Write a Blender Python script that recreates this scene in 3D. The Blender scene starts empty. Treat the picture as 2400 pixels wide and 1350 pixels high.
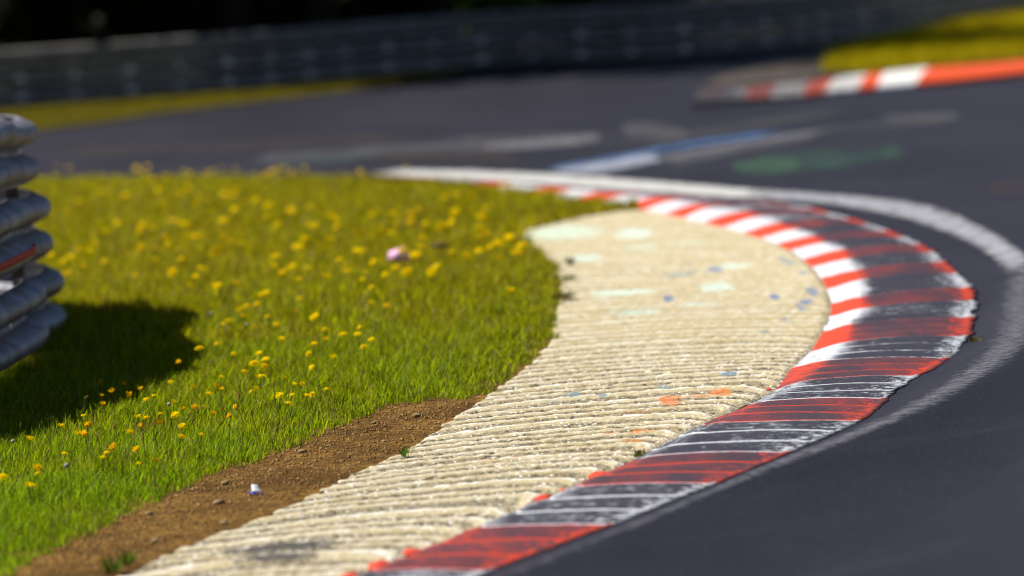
import bpy, math, random
import numpy as np
from mathutils import Vector, Matrix, noise as mnoise
from mathutils.geometry import delaunay_2d_cdt

random.seed(11)
rng = np.random.default_rng(11)
SC = bpy.context.scene
COL = SC.collection

# ------------------------------------------------------------------ camera
F = 12000.0                      # focal length in pixels of the 2400 px wide photograph (180 mm)
CAM_H = 1.97
ROLL = math.radians(3.5)
PITCH = math.atan(925.0 * math.cos(ROLL) / F)
fw = Vector((0, math.cos(PITCH), -math.sin(PITCH)))
r0 = Vector((1, 0, 0))
u0 = Vector((0, math.sin(PITCH), math.cos(PITCH)))
up = u0 * math.cos(ROLL) + r0 * math.sin(ROLL)
rt = r0 * math.cos(ROLL) - u0 * math.sin(ROLL)


def G(px, py, z=0.0):
    """where the sight line through a photo point meets the level z"""
    d = fw * F + rt * (px - 1200) - up * (py - 675)
    t = (z - CAM_H) / d.z
    return Vector((d.x * t, d.y * t, z))


cd = bpy.data.cameras.new('camera')
cam = bpy.data.objects.new('camera', cd)
COL.objects.link(cam)
cam.matrix_world = Matrix(((rt.x, up.x, -fw.x, 0), (rt.y, up.y, -fw.y, 0), (rt.z, up.z, -fw.z, CAM_H), (0, 0, 0, 1)))
cd.sensor_width = 36
cd.lens = 180
cd.clip_start = 0.5
cd.clip_end = 3000
cd.dof.use_dof = True
cd.dof.focus_distance = (G(1000, 1010) - Vector((0, 0, CAM_H))).length
cd.dof.aperture_fstop = 2.0
cd.dof.aperture_blades = 0
SC.camera = cam
SC.cycles.filter_width = 1.1

# ------------------------------------------------------------------ light
EL, AZ = math.radians(49), math.radians(-67)     # azimuth from +Y towards +X
W = bpy.data.worlds.new('World')
SC.world = W
W.use_nodes = True
nt = W.node_tree
sky = nt.nodes.new('ShaderNodeTexSky')
sky.sky_type = 'NISHITA'
sky.sun_disc = False
sky.sun_elevation = EL
sky.sun_rotation = AZ
sky.air_density = 0.65
sky.dust_density = 0.3
nt.links.new(sky.outputs[0], nt.nodes['Background'].inputs[0])
nt.nodes['Background'].inputs[1].default_value = 0.05
sl = bpy.data.lights.new('sun', 'SUN')
sl.energy = 5.0
sl.angle = math.radians(0.5)
sl.color = (1.0, 0.95, 0.86)
so = bpy.data.objects.new('sun', sl)
COL.objects.link(so)
sd = Vector((math.sin(AZ) * math.cos(EL), math.cos(AZ) * math.cos(EL), math.sin(EL)))
so.rotation_euler = sd.to_track_quat('Z', 'Y').to_euler()
so.location = sd * 60
SC.view_settings.view_transform = 'Standard'
SC.view_settings.look = 'None'
SC.view_settings.exposure = 0.5
SC.view_settings.gamma = 1.0


# ------------------------------------------------------------------ helpers
def tag(o, label=None, cat=None, group=None, kind=None):
    if label: o['label'] = label
    if cat: o['category'] = cat
    if group: o['group'] = group
    if kind: o['kind'] = kind
    return o


def link(name, me, mat=None, parent=None):
    o = bpy.data.objects.new(name, me)
    COL.objects.link(o)
    if mat is not None and me is not None and not me.materials:
        me.materials.append(mat)
    if parent is not None:
        o.parent = parent
    return o


def mesh(name, V, Fc, smooth=True, attrs=None):
    me = bpy.data.meshes.new(name)
    me.from_pydata([tuple(v) for v in V], [], Fc)
    if smooth:
        me.polygons.foreach_set('use_smooth', [True] * len(me.polygons))
    for k, a in (attrs or {}).items():
        a = np.asarray(a, dtype=np.float32)
        if a.ndim == 1:
            at = me.attributes.new(k, 'FLOAT', 'POINT')
            at.data.foreach_set('value', a)
        else:
            at = me.attributes.new(k, 'FLOAT_COLOR', 'POINT')
            at.data.foreach_set('color', a.ravel())
    me.update()
    return me


def grid_faces(nu, nv):
    return [(j * nu + i, j * nu + i + 1, (j + 1) * nu + i + 1, (j + 1) * nu + i) for j in range(nv - 1) for i in range(nu - 1)]


def cr(pts, t):
    """Catmull-Rom through pts at parameter t (0 .. len-1)"""
    n = len(pts)
    i = min(int(math.floor(t)), n - 2)
    i = max(i, 0)
    f = t - i
    p1, p2 = pts[i], pts[i + 1]
    p0 = pts[i - 1] if i > 0 else p1 + (p1 - p2)
    p3 = pts[i + 2] if i + 2 < n else p2 + (p2 - p1)
    return 0.5 * ((2 * p1) + (p2 - p0) * f + (2 * p0 - 5 * p1 + 4 * p2 - p3) * f * f + (3 * p1 - p0 - 3 * p2 + p3) * f ** 3)


def curve(pix, z=0.0, n=8):
    P = [G(x, y, z) for x, y in pix]
    return [cr(P, k / n) for k in range((len(P) - 1) * n + 1)]


def inside(poly, X, Y):
    """vectorised point in polygon"""
    c = np.zeros(len(X), bool)
    n = len(poly)
    j = n - 1
    for i in range(n):
        xi, yi, xj, yj = poly[i][0], poly[i][1], poly[j][0], poly[j][1]
        if yi != yj:
            m = ((yi > Y) != (yj > Y)) & (X < (xj - xi) * (Y - yi) / (yj - yi) + xi)
            c ^= m
        j = i
    return c


def fill(poly, step, zf, grow=None):
    """triangulated sheet over a ground polygon with interior points every step metres"""
    P = [Vector((p[0], p[1])) for p in poly]
    xs = np.array([p.x for p in P]); ys = np.array([p.y for p in P])
    pts = []
    if step:
        gx, gy = np.meshgrid(np.arange(xs.min(), xs.max(), step[0]), np.arange(ys.min(), ys.max(), step[1]))
        gx = gx.ravel() + rng.uniform(-.3, .3, gx.size) * step[0]
        gy = gy.ravel() + rng.uniform(-.3, .3, gy.size) * step[1]
        m = inside(poly, gx, gy)
        pts = [Vector((a, b)) for a, b in zip(gx[m], gy[m])]
    n = len(P)
    v, e, f, *_ = delaunay_2d_cdt(P + pts, [], [list(range(n))], 1, 1e-5)
    return [(p.x, p.y, zf(p.x, p.y)) for p in v], [tuple(t) for t in f]


class Nodes:
    def __init__(s, name):
        s.m = bpy.data.materials.new(name)
        s.m.use_nodes = True
        s.t = s.m.node_tree
        s.b = s.t.nodes['Principled BSDF']
        s.out = s.t.nodes['Material Output']

    def n(s, ty, **kw):
        o = s.t.nodes.new(ty)
        for k, v in kw.items():
            setattr(o, k, v)
        return o

    def l(s, a, b):
        s.t.links.new(a, b)

    def setin(s, sock, v):
        if hasattr(v, 'is_output') or isinstance(v, bpy.types.NodeSocket):
            s.l(v, sock)
        elif v is not None:
            if isinstance(v, (tuple, list)) and len(v) == 3 and sock.type == 'RGBA':
                v = tuple(v) + (1,)
            sock.default_value = v

    def attr(s, name, col=False):
        a = s.n('ShaderNodeAttribute', attribute_name=name)
        return a.outputs['Color'] if col else a.outputs['Fac']

    def pos(s, scale=(1, 1, 1)):
        g = s.n('ShaderNodeNewGeometry')
        m = s.n('ShaderNodeMapping')
        m.inputs['Scale'].default_value = scale
        s.l(g.outputs['Position'], m.inputs['Vector'])
        return m.outputs[0]

    def objpos(s, scale=(1, 1, 1)):
        g = s.n('ShaderNodeTexCoord')
        m = s.n('ShaderNodeMapping')
        m.inputs['Scale'].default_value = scale
        s.l(g.outputs['Object'], m.inputs['Vector'])
        return m.outputs[0]

    def noise(s, vec, scale, detail=4, rough=.6):
        x = s.n('ShaderNodeTexNoise')
        x.inputs['Scale'].default_value = scale
        x.inputs['Detail'].default_value = detail
        x.inputs['Roughness'].default_value = rough
        s.l(vec, x.inputs['Vector'])
        return x.outputs['Fac']

    def voro(s, vec, scale):
        x = s.n('ShaderNodeTexVoronoi')
        x.inputs['Scale'].default_value = scale
        s.l(vec, x.inputs['Vector'])
        return x.outputs['Distance']

    def ramp(s, v, a, b, lo=0.0, hi=1.0):
        x = s.n('ShaderNodeMapRange', interpolation_type='SMOOTHSTEP')
        s.setin(x.inputs['Value'], v)
        x.inputs['From Min'].default_value = a
        x.inputs['From Max'].default_value = b
        x.inputs['To Min'].default_value = lo
        x.inputs['To Max'].default_value = hi
        return x.outputs['Result']

    def math(s, op, a, b=None, c=None):
        x = s.n('ShaderNodeMath', operation=op)
        s.setin(x.inputs[0], a)
        if b is not None: s.setin(x.inputs[1], b)
        if c is not None: s.setin(x.inputs[2], c)
        return x.outputs[0]

    def mix(s, f, a, b, mode='MIX'):
        x = s.n('ShaderNodeMix', data_type='RGBA', blend_type=mode)
        s.setin(x.inputs[0], f)
        s.setin(x.inputs[6], a)
        s.setin(x.inputs[7], b)
        return x.outputs[2]

    def bump(s, h, strength=.5, dist=.01):
        x = s.n('ShaderNodeBump')
        x.inputs['Strength'].default_value = strength
        x.inputs['Distance'].default_value = dist
        s.l(h, x.inputs['Height'])
        s.l(x.outputs[0], s.b.inputs['Normal'])

    def base(s, col, rough=.8, spec=.3, metal=0.0):
        s.setin(s.b.inputs['Base Color'], col)
        s.setin(s.b.inputs['Roughness'], rough)
        s.b.inputs['Specular IOR Level'].default_value = spec
        s.setin(s.b.inputs['Metallic'], metal)
        return s.m


# ------------------------------------------------------------------ materials
def mat_asphalt():
    k = Nodes('asphalt')
    p = k.pos()
    big = k.noise(k.pos((.5, .12, 1)), 1.2, 5)
    # long tyre streaks that follow the bend: noise along the arc direction
    g = k.n('ShaderNodeNewGeometry')
    sep = k.n('ShaderNodeSeparateXYZ')
    k.l(g.outputs['Position'], sep.inputs[0])
    dx = k.math('SUBTRACT', sep.outputs[0], -9.0)
    dy = k.math('SUBTRACT', sep.outputs[1], 24.0)
    rad = k.math('SQRT', k.math('ADD', k.math('MULTIPLY', dx, dx), k.math('MULTIPLY', dy, dy)))
    ang = k.math('ARCTAN2', dy, dx)
    cmb = k.n('ShaderNodeCombineXYZ')
    k.l(k.math('MULTIPLY', rad, 2.6), cmb.inputs[0])
    k.l(k.math('MULTIPLY', ang, 2.2), cmb.inputs[1])
    st = k.noise(cmb.outputs[0], 1.6, 5, .65)
    fine = k.math('ADD', k.math('MULTIPLY', k.noise(p, 160, 2), .5), k.math('MULTIPLY', k.noise(k.pos((1, .5, 1)), 75, 3, .7), .5))
    c = k.mix(k.ramp(big, .3, .7), (.0112, .0108, .0198), (.0215, .0205, .0325))
    c = k.mix(k.ramp(st, .50, .85, 0, .5), c, (.05, .05, .068))
    c = k.mix(k.ramp(st, .42, .2, 0, .6), c, (.010, .0105, .016))
    c = k.mix(k.ramp(fine, .52, .68, 0, .55), c, (.07, .07, .085))
    c = k.mix(k.ramp(fine, .5, .2, 0, .5), c, (.006, .006, .009))
    k.bump(fine, .35, .006)
    return k.base(c, .62, .16)


def mat_paint(name, col, wear=.5, scale=9, soft=.12, streak=(1, 1, 1), op=1.0):
    """worn road paint: where the paint has gone the sheet lets the asphalt show"""
    k = Nodes(name)
    nz = k.noise(k.pos(streak), scale, 6, .7)
    e = k.attr('edge')
    v = k.math('ADD', nz, k.math('MULTIPLY', k.math('SUBTRACT', 1.0, e), -.35))
    a = k.ramp(v, wear - soft, wear + soft, 0, op)
    fine = k.noise(k.pos(), 120, 3)
    c = k.mix(k.ramp(fine, .35, .7), tuple(x * .7 for x in col), col)
    m = k.base(c, .7, .25)
    tr = k.n('ShaderNodeBsdfTransparent')
    mx = k.n('ShaderNodeMixShader')
    k.l(a, mx.inputs[0]); k.l(tr.outputs[0], mx.inputs[1]); k.l(k.b.outputs[0], mx.inputs[2])
    k.l(mx.outputs[0], k.out.inputs[0])
    return m


def mat_soil():
    k = Nodes('bare_soil')
    p = k.pos()
    a = k.noise(p, 2.2, 5); b = k.noise(p, 38, 6, .75); v = k.voro(p, 90)
    c = k.mix(k.ramp(a, .35, .68), (.115, .052, .009), (.31, .165, .032))
    c = k.mix(k.ramp(b, .36, .62), (.035, .017, .005), c)
    c = k.mix(k.ramp(b, .60, .72), c, (.56, .35, .12))
    c = k.mix(k.ramp(v, .22, .08, 0, .5), c, (.36, .25, .11))
    k.bump(b, .55, .015)
    return k.base(c, .95, .1)


def mat_pavement():
    k = Nodes('cream_ribbed_concrete')
    p = k.pos()
    ph = k.attr('phase')          # 0 groove .. 1 rib top
    edge = k.attr('border')       # 1 beside the kerb
    near = k.attr('chips')
    mark = k.attr('mark', True)
    mk = k.attr('markfac')
    n1 = k.noise(p, 3, 5); n2 = k.noise(p, 45, 6, .7); n3 = k.noise(p, 130, 3, .7); n4 = k.noise(p, 14, 4); n5 = k.noise(k.pos((1, .45, 1)), 52, 4, .7)
    c = k.mix(k.ramp(n1, .3, .7), (.54, .46, .27), (.64, .57, .40))
    c = k.mix(k.ramp(n2, .42, .7), k.mix(.4, c, (.30, .21, .08)), c)
    c = k.mix(k.ramp(n4, .55, .75, 0, .5), c, (.64, .60, .50))
    # backlit highlight painted along each rib crest, broken up by noise
    c = k.mix(k.math('MULTIPLY', k.math('MULTIPLY', k.ramp(ph, .60, .76), k.ramp(ph, .96, .86)), k.ramp(k.math('ADD', n3, n4), .8, 1.15)), c, (.84, .82, .75))
    # chipped dark flecks, more of them in the grooves
    wob = k.math('MULTIPLY', k.math('SUBTRACT', n3, .5), .30)
    phw = k.math('ADD', ph, wob)
    gro = k.math('MAXIMUM', k.ramp(phw, .46, .30), k.ramp(phw, .88, .95))
    dash = k.ramp(k.math('ADD', k.math('MULTIPLY', n5, .6), k.math('MULTIPLY', n3, .4)), .50, .58)
    dirt = k.math('MULTIPLY', gro, k.math('ADD', .42, k.math('MULTIPLY', dash, .58)))
    spk = k.math('MULTIPLY', k.ramp(n5, .63, .69), k.math('ADD', .35, k.math('MULTIPLY', edge, .6)))
    dirt = k.math('MULTIPLY', k.math('MAXIMUM', dirt, spk), near)
    rim = k.math('MULTIPLY', k.ramp(k.math('ADD', edge, k.math('MULTIPLY', k.math('SUBTRACT', n4, .5), 1.6)), .55, .95), .8)
    dirt = k.math('MAXIMUM', dirt, k.math('MULTIPLY', rim, k.ramp(n2, .38, .58)))
    c = k.mix(dirt, c, (.035, .028, .022))
    n6 = k.noise(k.pos((1, .4, 1)), 70, 3, .6)
    c = k.mix(k.math('MULTIPLY', k.ramp(n6, .60, .66), near), c, (.86, .84, .78))
    c = k.mix(k.math('MULTIPLY', k.ramp(n6, .38, .32, 0, .7), near), c, (.16, .12, .06))
    m2 = k.math('MULTIPLY', k.math('MINIMUM', mk, 1.0), k.ramp(k.math('ADD', k.noise(p, 34, 6, .75), k.math('MULTIPLY', mk, .18)), .58, .70, 0, .85))
    c = k.mix(m2, c, k.mix(1.0, mark, (.82, .86, .90), 'MULTIPLY'))
    k.bump(k.math('ADD', n2, k.math('MULTIPLY', n3, .5)), .7, .008)
    return k.base(c, .9, .15)


def mat_kerb():
    k = Nodes('red_white_kerb_paint')
    u = k.attr('across'); v = k.attr('along'); dist = k.attr('far')
    p = k.pos()
    cmb = k.n('ShaderNodeCombineXYZ')
    k.l(k.math('MULTIPLY', u, 4.5), cmb.inputs[0]); k.l(k.math('MULTIPLY', v, 7.0), cmb.inputs[1])
    streak = k.noise(cmb.outputs[0], 3.4, 6, .68)
    n1 = k.noise(p, 30, 6, .72); n2 = k.noise(p, 110, 4, .7); n3 = k.noise(k.pos((1, .35, 1)), 4, 4)
    j = k.math('ADD', v, k.math('MULTIPLY', k.math('SUBTRACT', n1, .5), .05))
    odd = k.math('GREATER_THAN', k.math('FLOORED_MODULO', j, 2.0), 1.0)      # 1 = red block
    fr = k.math('FRACT', k.math('MULTIPLY', k.math('ADD', v, k.math('MULTIPLY', k.math('SUBTRACT', n1, .5), .03)), 3.0))
    line = k.ramp(k.math('ABSOLUTE', k.math('SUBTRACT', fr, .5)), .425, .465)  # grooves, three to a block
    uj = k.math('ADD', u, k.math('MULTIPLY', k.math('SUBTRACT', k.math('ADD', k.math('MULTIPLY', streak, .7), k.math('MULTIPLY', n1, .3)), .5), .85))
    slope = k.ramp(uj, .44, .20)
    edgeR = k.ramp(uj, .84, 1.0)
    w = k.math('ADD', k.math('MULTIPLY', streak, .65), k.math('MULTIPLY', n1, .35))
    w = k.math('ADD', w, k.math('MULTIPLY', k.math('SUBTRACT', n3, .5), .35))
    w = k.math('ADD', w, k.math('MULTIPLY', slope, k.math('ADD', .09, k.math('MULTIPLY', dist, .27))))
    w = k.math('ADD', w, k.math('MULTIPLY', edgeR, k.math('ADD', .13, k.math('MULTIPLY', dist, .2))))
    w = k.math('ADD', w, k.math('MULTIPLY', line, k.math('SUBTRACT', .26, k.math('MULTIPLY', dist, .2))))
    w = k.math('ADD', w, k.attr('paint'))
    a = k.ramp(w, .50, .72)
    a = k.math('MAXIMUM', a, k.math('MULTIPLY', odd, k.ramp(n3, .35, .65, .04, .22)))
    grey = k.mix(k.ramp(n2, .3, .7), (.022, .021, .034), (.045, .044, .065))
    whi = k.mix(k.ramp(n2, .3, .7), (.40, .43, .50), (.69, .70, .73))
    red = k.mix(k.ramp(n2, .25, .7), (.47, .026, .008), (.68, .060, .014))
    c = k.mix(a, grey, k.mix(odd, whi, red))
    # dirt on the outer rim
    c = k.mix(k.math('MULTIPLY', k.ramp(u, .95, 1.0), k.ramp(n1, .45, .6)), c, (.05, .047, .03))
    h = k.math('SUBTRACT', n1, k.math('MULTIPLY', line, 1.2))
    k.bump(h, .5, .008)
    return k.base(c, .7, .25)


def mat_farkerb():
    k = Nodes('far_kerb_paint')
    u = k.attr('across'); v = k.attr('along')
    n1 = k.noise(k.pos(), 10, 5, .7)
    odd = k.math('GREATER_THAN', k.math('FLOORED_MODULO', v, 2.0), 1.0)
    a = k.ramp(k.math('ADD', k.math('ADD', n1, k.attr('paint')), k.math('MULTIPLY', odd, .03)), .45, .75)
    c = k.mix(a, (.04, .036, .045), k.mix(odd, (.74, .73, .72), (.68, .075, .012)))
    return k.base(c, .7, .25)


def mat_leaf(name, attr=True, trans=.45, col=(.05, .09, .02), spec=.25, rough=.5):
    k = Nodes(name)
    c = k.attr('col', True) if attr else col
    k.base(c, rough, spec)
    tl = k.n('ShaderNodeBsdfTranslucent')
    k.setin(tl.inputs[0], c)
    mx = k.n('ShaderNodeMixShader')
    mx.inputs[0].default_value = trans
    k.l(k.b.outputs[0], mx.inputs[1]); k.l(tl.outputs[0], mx.inputs[2])
    k.l(mx.outputs[0], k.out.inputs[0])
    return k.m


def mat_plain(name, col, col2=None, rough=.7, spec=.3, metal=0.0, scale=20, b=0.0):
    k = Nodes(name)
    n = k.noise(k.objpos(), scale, 5, .65)
    c = k.mix(k.ramp(n, .3, .7), col, col2 or tuple(x * .65 for x in col))
    if b:
        k.bump(n, b, .01)
    return k.base(c, rough, spec, metal)


def mat_rail():
    k = Nodes('galvanised_steel')
    p = k.pos()
    n1 = k.noise(p, 6, 5, .65); n2 = k.noise(p, 60, 4, .7); n3 = k.noise(k.pos((1, 1, .3)), 3, 4)
    c = k.mix(k.ramp(n1, .3, .7), (.115, .115, .15), (.31, .31, .37))
    c = k.mix(k.ramp(n3, .54, .70, 0, .8), c, (.12, .065, .05))
    c = k.mix(k.ramp(n2, .62, .75, 0, .6), c, (.05, .04, .03))
    k.bump(n2, .2, .004)
    return k.base(c, .5, .4, .35)


M = {
    'asphalt': mat_asphalt(), 'soil': mat_soil(), 'pave': mat_pavement(), 'kerb': mat_kerb(), 'farkerb': mat_farkerb(),
    'grass': mat_leaf('grass_blades', trans=.6, spec=.2, rough=.45), 'leaf': mat_leaf('tree_leaves', trans=.12, spec=.02),
    'rail': mat_rail(),
    'farrail': mat_plain('dull_weathered_steel', (.28, .268, .26), (.18, .172, .162), .55, .4, .3, 4),
    'post': mat_plain('rusty_post_steel', (.10, .075, .06), (.05, .035, .025), .7, .3, .3, 12),
    'bolt': mat_plain('bolt_zinc_painted_glint', (.92, .92, .90), (.85, .85, .84), .35, .6, .1, 30),  # near-white base colour stands in for sun glints on the bolt heads
    'bark': mat_plain('dark_bark', (.030, .022, .016), (.012, .009, .007), .95, .1, 0, 9, .8),
    'petal': mat_leaf('yellow_petals', False, .4, (.94, .72, .001), .02, .9),
    'opetal': mat_leaf('orange_petals', False, .4, (.85, .50, .002), .02, .9),
    'stem': mat_leaf('flower_stems', False, .3, (.10, .16, .02)),
    'bud': mat_plain('brown_seed_head', (.34, .20, .06), (.20, .12, .03), .9, .1),
    'puff': mat_plain('white_seed_fluff', (.46, .42, .32), (.30, .27, .19), .95, .1),
    'stone': mat_plain('pale_stone', (.36, .26, .13), (.20, .13, .06), .9, .15, 0, 30, .6),
    'whiteplastic': mat_plain('white_plastic', (.82, .83, .86), (.72, .73, .78), .45, .4),
    'blueplastic': mat_plain('blue_plastic', (.02, .06, .45), (.01, .03, .25), .4, .4),
    'pink': mat_plain('pink_tissue', (.80, .38, .70), (.88, .66, .86), .8, .2, 0, 18),
    'red': mat_plain('red_paint', (.70, .06, .02), (.45, .03, .012), .65, .3, 0, 40, .6),
    'crumb': mat_plain('soil_crumbs', (.48, .29, .10), (.20, .10, .03), .95, .1, 0, 6),
    'floor': None,
    'runoff': mat_plain('far_cream_concrete', (.10, .085, .066), (.03, .026, .03), .9, .1, 0, 2.5),
}
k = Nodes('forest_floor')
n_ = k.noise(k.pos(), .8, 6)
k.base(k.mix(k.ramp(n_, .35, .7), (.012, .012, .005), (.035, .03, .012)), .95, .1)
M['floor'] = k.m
k = Nodes('verge_earth')
n_ = k.noise(k.pos(), 2.0, 6)
k.base(k.mix(k.ramp(n_, .35, .7), (.10, .085, .01), (.19, .15, .02)), .95, .1)
M['verge'] = k.m

# ------------------------------------------------------------------ ground and track
V = [(-600, -50, -.06), (600, -50, -.06), (600, 1500, -.06), (-600, 1500, -.06)]
tag(link('ground', mesh('ground', V, [(0, 1, 2, 3)]), M['floor']), kind='structure')

far_edge = [(-1500, 520), (-600, 402), (0, 320), (200, 294), (400, 264), (600, 241), (800, 216), (1000, 190), (1100, 172), (1300, 158),
            (1600, 144), (1900, 116), (2200, 74), (2500, 30), (3100, -60)]
fe = curve(far_edge, 0, 4)
poly = [Vector((-40, 2, 0)), Vector((60, 2, 0)), Vector((60, fe[-1].y, 0))] + fe[::-1] + [Vector((-40, fe[0].y, 0))]
V, Fc = fill(poly, None, lambda x, y: 0.0)
tag(link('track', mesh('track', V, Fc), M['asphalt']), kind='structure')

# ------------------------------------------------------------------ the kerb (traced stripe by stripe)
ZL, ZC = .012, .062


def ZR(i):
    return .034 if i < 8 else max(.010, .034 - (i - 8) * .008)


KB = [  # inner edge, crest, outer edge at every colour change, near to far; even index starts white
    ((560, 1478), (590, 1470), (860, 1470)),
    ((700, 1414), (730, 1404), (1010, 1402)),
    ((868, 1342), (884, 1334), (1163, 1332)),
    ((1118, 1240), (1133, 1233), (1443, 1227)),
    ((1345, 1142), (1367, 1135), (1687, 1130)),
    ((1465, 1088), (1545, 1064), (1860, 1057)),
    ((1640, 997), (1705, 986), (2020, 985)),
    ((1733, 960), (1810, 935), (2085, 932)),
    ((1810, 917), (1900, 886), (2158, 878)),
    ((1858, 862), (1956, 840), (2232, 838)),
    ((1898, 826), (1988, 796), (2272, 786)),
    ((1928, 778), (2000, 755), (2284, 742)),
    ((1946, 742), (2021, 720), (2288, 703)),
    ((1950, 712), (2020, 692), (2278, 672)),
    ((1940, 678), (2021, 652), (2248, 640)),
    ((1926, 651), (2007, 630), (2216, 612)),
    ((1906, 626), (1988, 603), (2192, 590)),
    ((1884, 607), (1967, 584), (2160, 572)),
    ((1856, 586), (1930, 566), (2122, 555)),
    ((1822, 571), (1900, 552), (2085, 540)),
    ((1786, 557), (1856, 536), (2040, 525)),
    ((1746, 544), (1812, 522), (1998, 512)),
    ((1698, 532), (1764, 507), (1950, 500)),
    ((1652, 520), (1720, 496), (1916, 489)),
    ((1602, 511), (1655, 486), (1862, 481)),
    ((1560, 500), (1618, 478), (1810, 475)),
    ((1512, 491), (1572, 468), (1750, 469)),
    ((1455, 484), (1520, 462), (1680, 464)),
    ((1395, 477), (1455, 456), (1600, 458)),
    ((1340, 470), (1390, 450), (1530, 452)),
    ((1280, 462), (1330, 443), (1450, 446)),
    ((1215, 453), (1265, 437), (1375, 440)),
    ((1140, 444), (1190, 430), (1290, 434)),
    ((1060, 436), (1110, 424), (1200, 429)),
    ((960, 429), (1010, 418), (1100, 424)),
    ((840, 424), (890, 414), (980, 420)),
]
KL = [G(*a, ZL) for a, b, c in KB]
KC = [G(*b, ZC) for a, b, c in KB]
KR = [G(*c, ZR(i)) for i, (a, b, c) in enumerate(KB)]
us = [0, .02, .08, .15, .22, .27, .31, .36] + [.36 + .64 * i / 22 for i in range(1, 23)]
SUB = 9
V, au, av, ad, ap = [], [], [], [], []
nrow = (len(KB) - 1) * SUB + 1
for j in range(nrow):
    t = j / SUB
    L, C_, R = cr(KL, t), cr(KC, t), cr(KR, t)
    V.append((L.x, L.y, -.05)); au.append(0); av.append(t); ad.append(0); ap.append(0)
    for u in us:
        if u <= .31:
            s = u / .31
            p = L.lerp(C_, s)
            p.z = ZL + (ZC - ZL) * (s * (2 - s) * .55 + s * .45)
        else:
            s = (u - .31) / .69
            p = C_.lerp(R, s)
            p.z = ZC + (R.z - ZC) * s * s
        fr = (t * 3) % 1
        if .04 < u < .97:
            p.z += .004 * mnoise.noise((p.x * 4, p.y * 4, 1)) - .006 * max(0, 1 - min(fr, 1 - fr) / .06)
        if u in (0, us[-1]):
            kj = .012 if (u == 0 or t < 7) else .045
            p.x += kj * mnoise.noise((t * 4.3, 3, 1)) + kj * .6 * mnoise.noise((t * 13, 8, 1)); p.y += .02 * mnoise.noise((p.x * 9, 5, 1))
        V.append(p); au.append(u); av.append(t); ad.append(min(1, max(0, (t - 7.5) / 3.5)))
        ap.append(.07 * max(0, 1 - t / 5) + (-.015 if t < 8 else -.055 if t < 20 else .04))
    V.append((R.x, R.y, -.05)); au.append(1); av.append(t); ad.append(0); ap.append(0)
# even row index 2 starts the red block at the bottom of the picture, so shift by one
nu = len(us) + 2
kerb = link('kerb', mesh('kerb', V, grid_faces(nu, nrow), True,
                         {'across': au, 'along': [a + 1.0 for a in av], 'far': ad, 'paint': ap}), M['kerb'])
tag(kerb, 'worn red and white striped kerb curving round the cream ribbed pavement', 'kerb')


def blob(name, c, rx, ry, rz, mat, parent=None, seed=0, n=12, rough=.25):
    V = []; Fc = []
    m = 7
    for i in range(m + 1):
        th = math.pi * i / m
        for q in range(n):
            a = 2 * math.pi * q / n
            d = Vector((math.sin(th) * math.cos(a), math.sin(th) * math.sin(a), math.cos(th)))
            s = 1 + rough * mnoise.noise(d * 1.7 + Vector((seed * 3.1, seed, 0))) + rough * .5 * mnoise.noise(d * 4 + Vector((0, seed * 2, 5)))
            V.append((c[0] + d.x * rx * s, c[1] + d.y * ry * s, c[2] + d.z * rz * s))
    for i in range(m):
        for q in range(n):
            Fc.append((i * n + q, i * n + (q + 1) % n, (i + 1) * n + (q + 1) % n, (i + 1) * n + q))
    return link(name, mesh(name, V, Fc), mat, parent)


# lumps of concrete at the rib ends that were caught by the red brush
for i, (x, y, w) in enumerate([(1276, 1163, 46), (1322, 1145, 26), (1408, 1112, 58), (966, 1290, 44), (890, 1322, 56), (822, 1349, 50), (1802, 908, 16), (760, 1375, 40)]):
    p = G(x, y, .03)
    s = w / 1400 / 1.0
    blob('painted_lump', (p.x, p.y, .022), s * .95, s * 2.2, s * .38, M['red'], kerb, i, rough=.35)

# ------------------------------------------------------------------ cream ribbed pavement
PV = [  # outer edge, kerb side, rib number
    ((-220, 1560), (560, 1478), -8.0), ((40, 1450), (790, 1376), -3.8),
    ((282, 1350), (985, 1296), 0), ((424, 1284), (1130, 1235), 2.7), ((592, 1222), (1290, 1166), 5.8),
    ((740, 1156), (1465, 1088), 9.2), ((852, 1100), (1560, 1040), 12.6), ((958, 1050), (1662, 988), 16.2), ((1085, 965), (1820, 909), 21.6),
    ((1162, 914), (1862, 859), 25.2), ((1232, 860), (1896, 828), 29.6), ((1290, 800), (1930, 773), 34.6), ((1302, 740), (1949, 718), 40),
    ((1314, 680), (1941, 680), 46), ((1302, 625), (1928, 655), 52), ((1255, 580), (1908, 628), 58), ((1203, 548), (1860, 589), 63),
    ((1245, 537), (1788, 558), 68), ((1310, 521), (1700, 533), 74), ((1390, 505), (1610, 513), 80), ((1480, 493), (1540, 497), 86)]
ZP = .012
PA = [G(*a, ZP) for a, b, c in PV]
PB = [G(*b, ZP) for a, b, c in PV]
PI = [c for a, b, c in PV]
NX = 170
AMP = .0105
rows = []
r = PI[0]
while r <= PI[-1]:
    rows.append(r); r += 1 / 12.0
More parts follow.
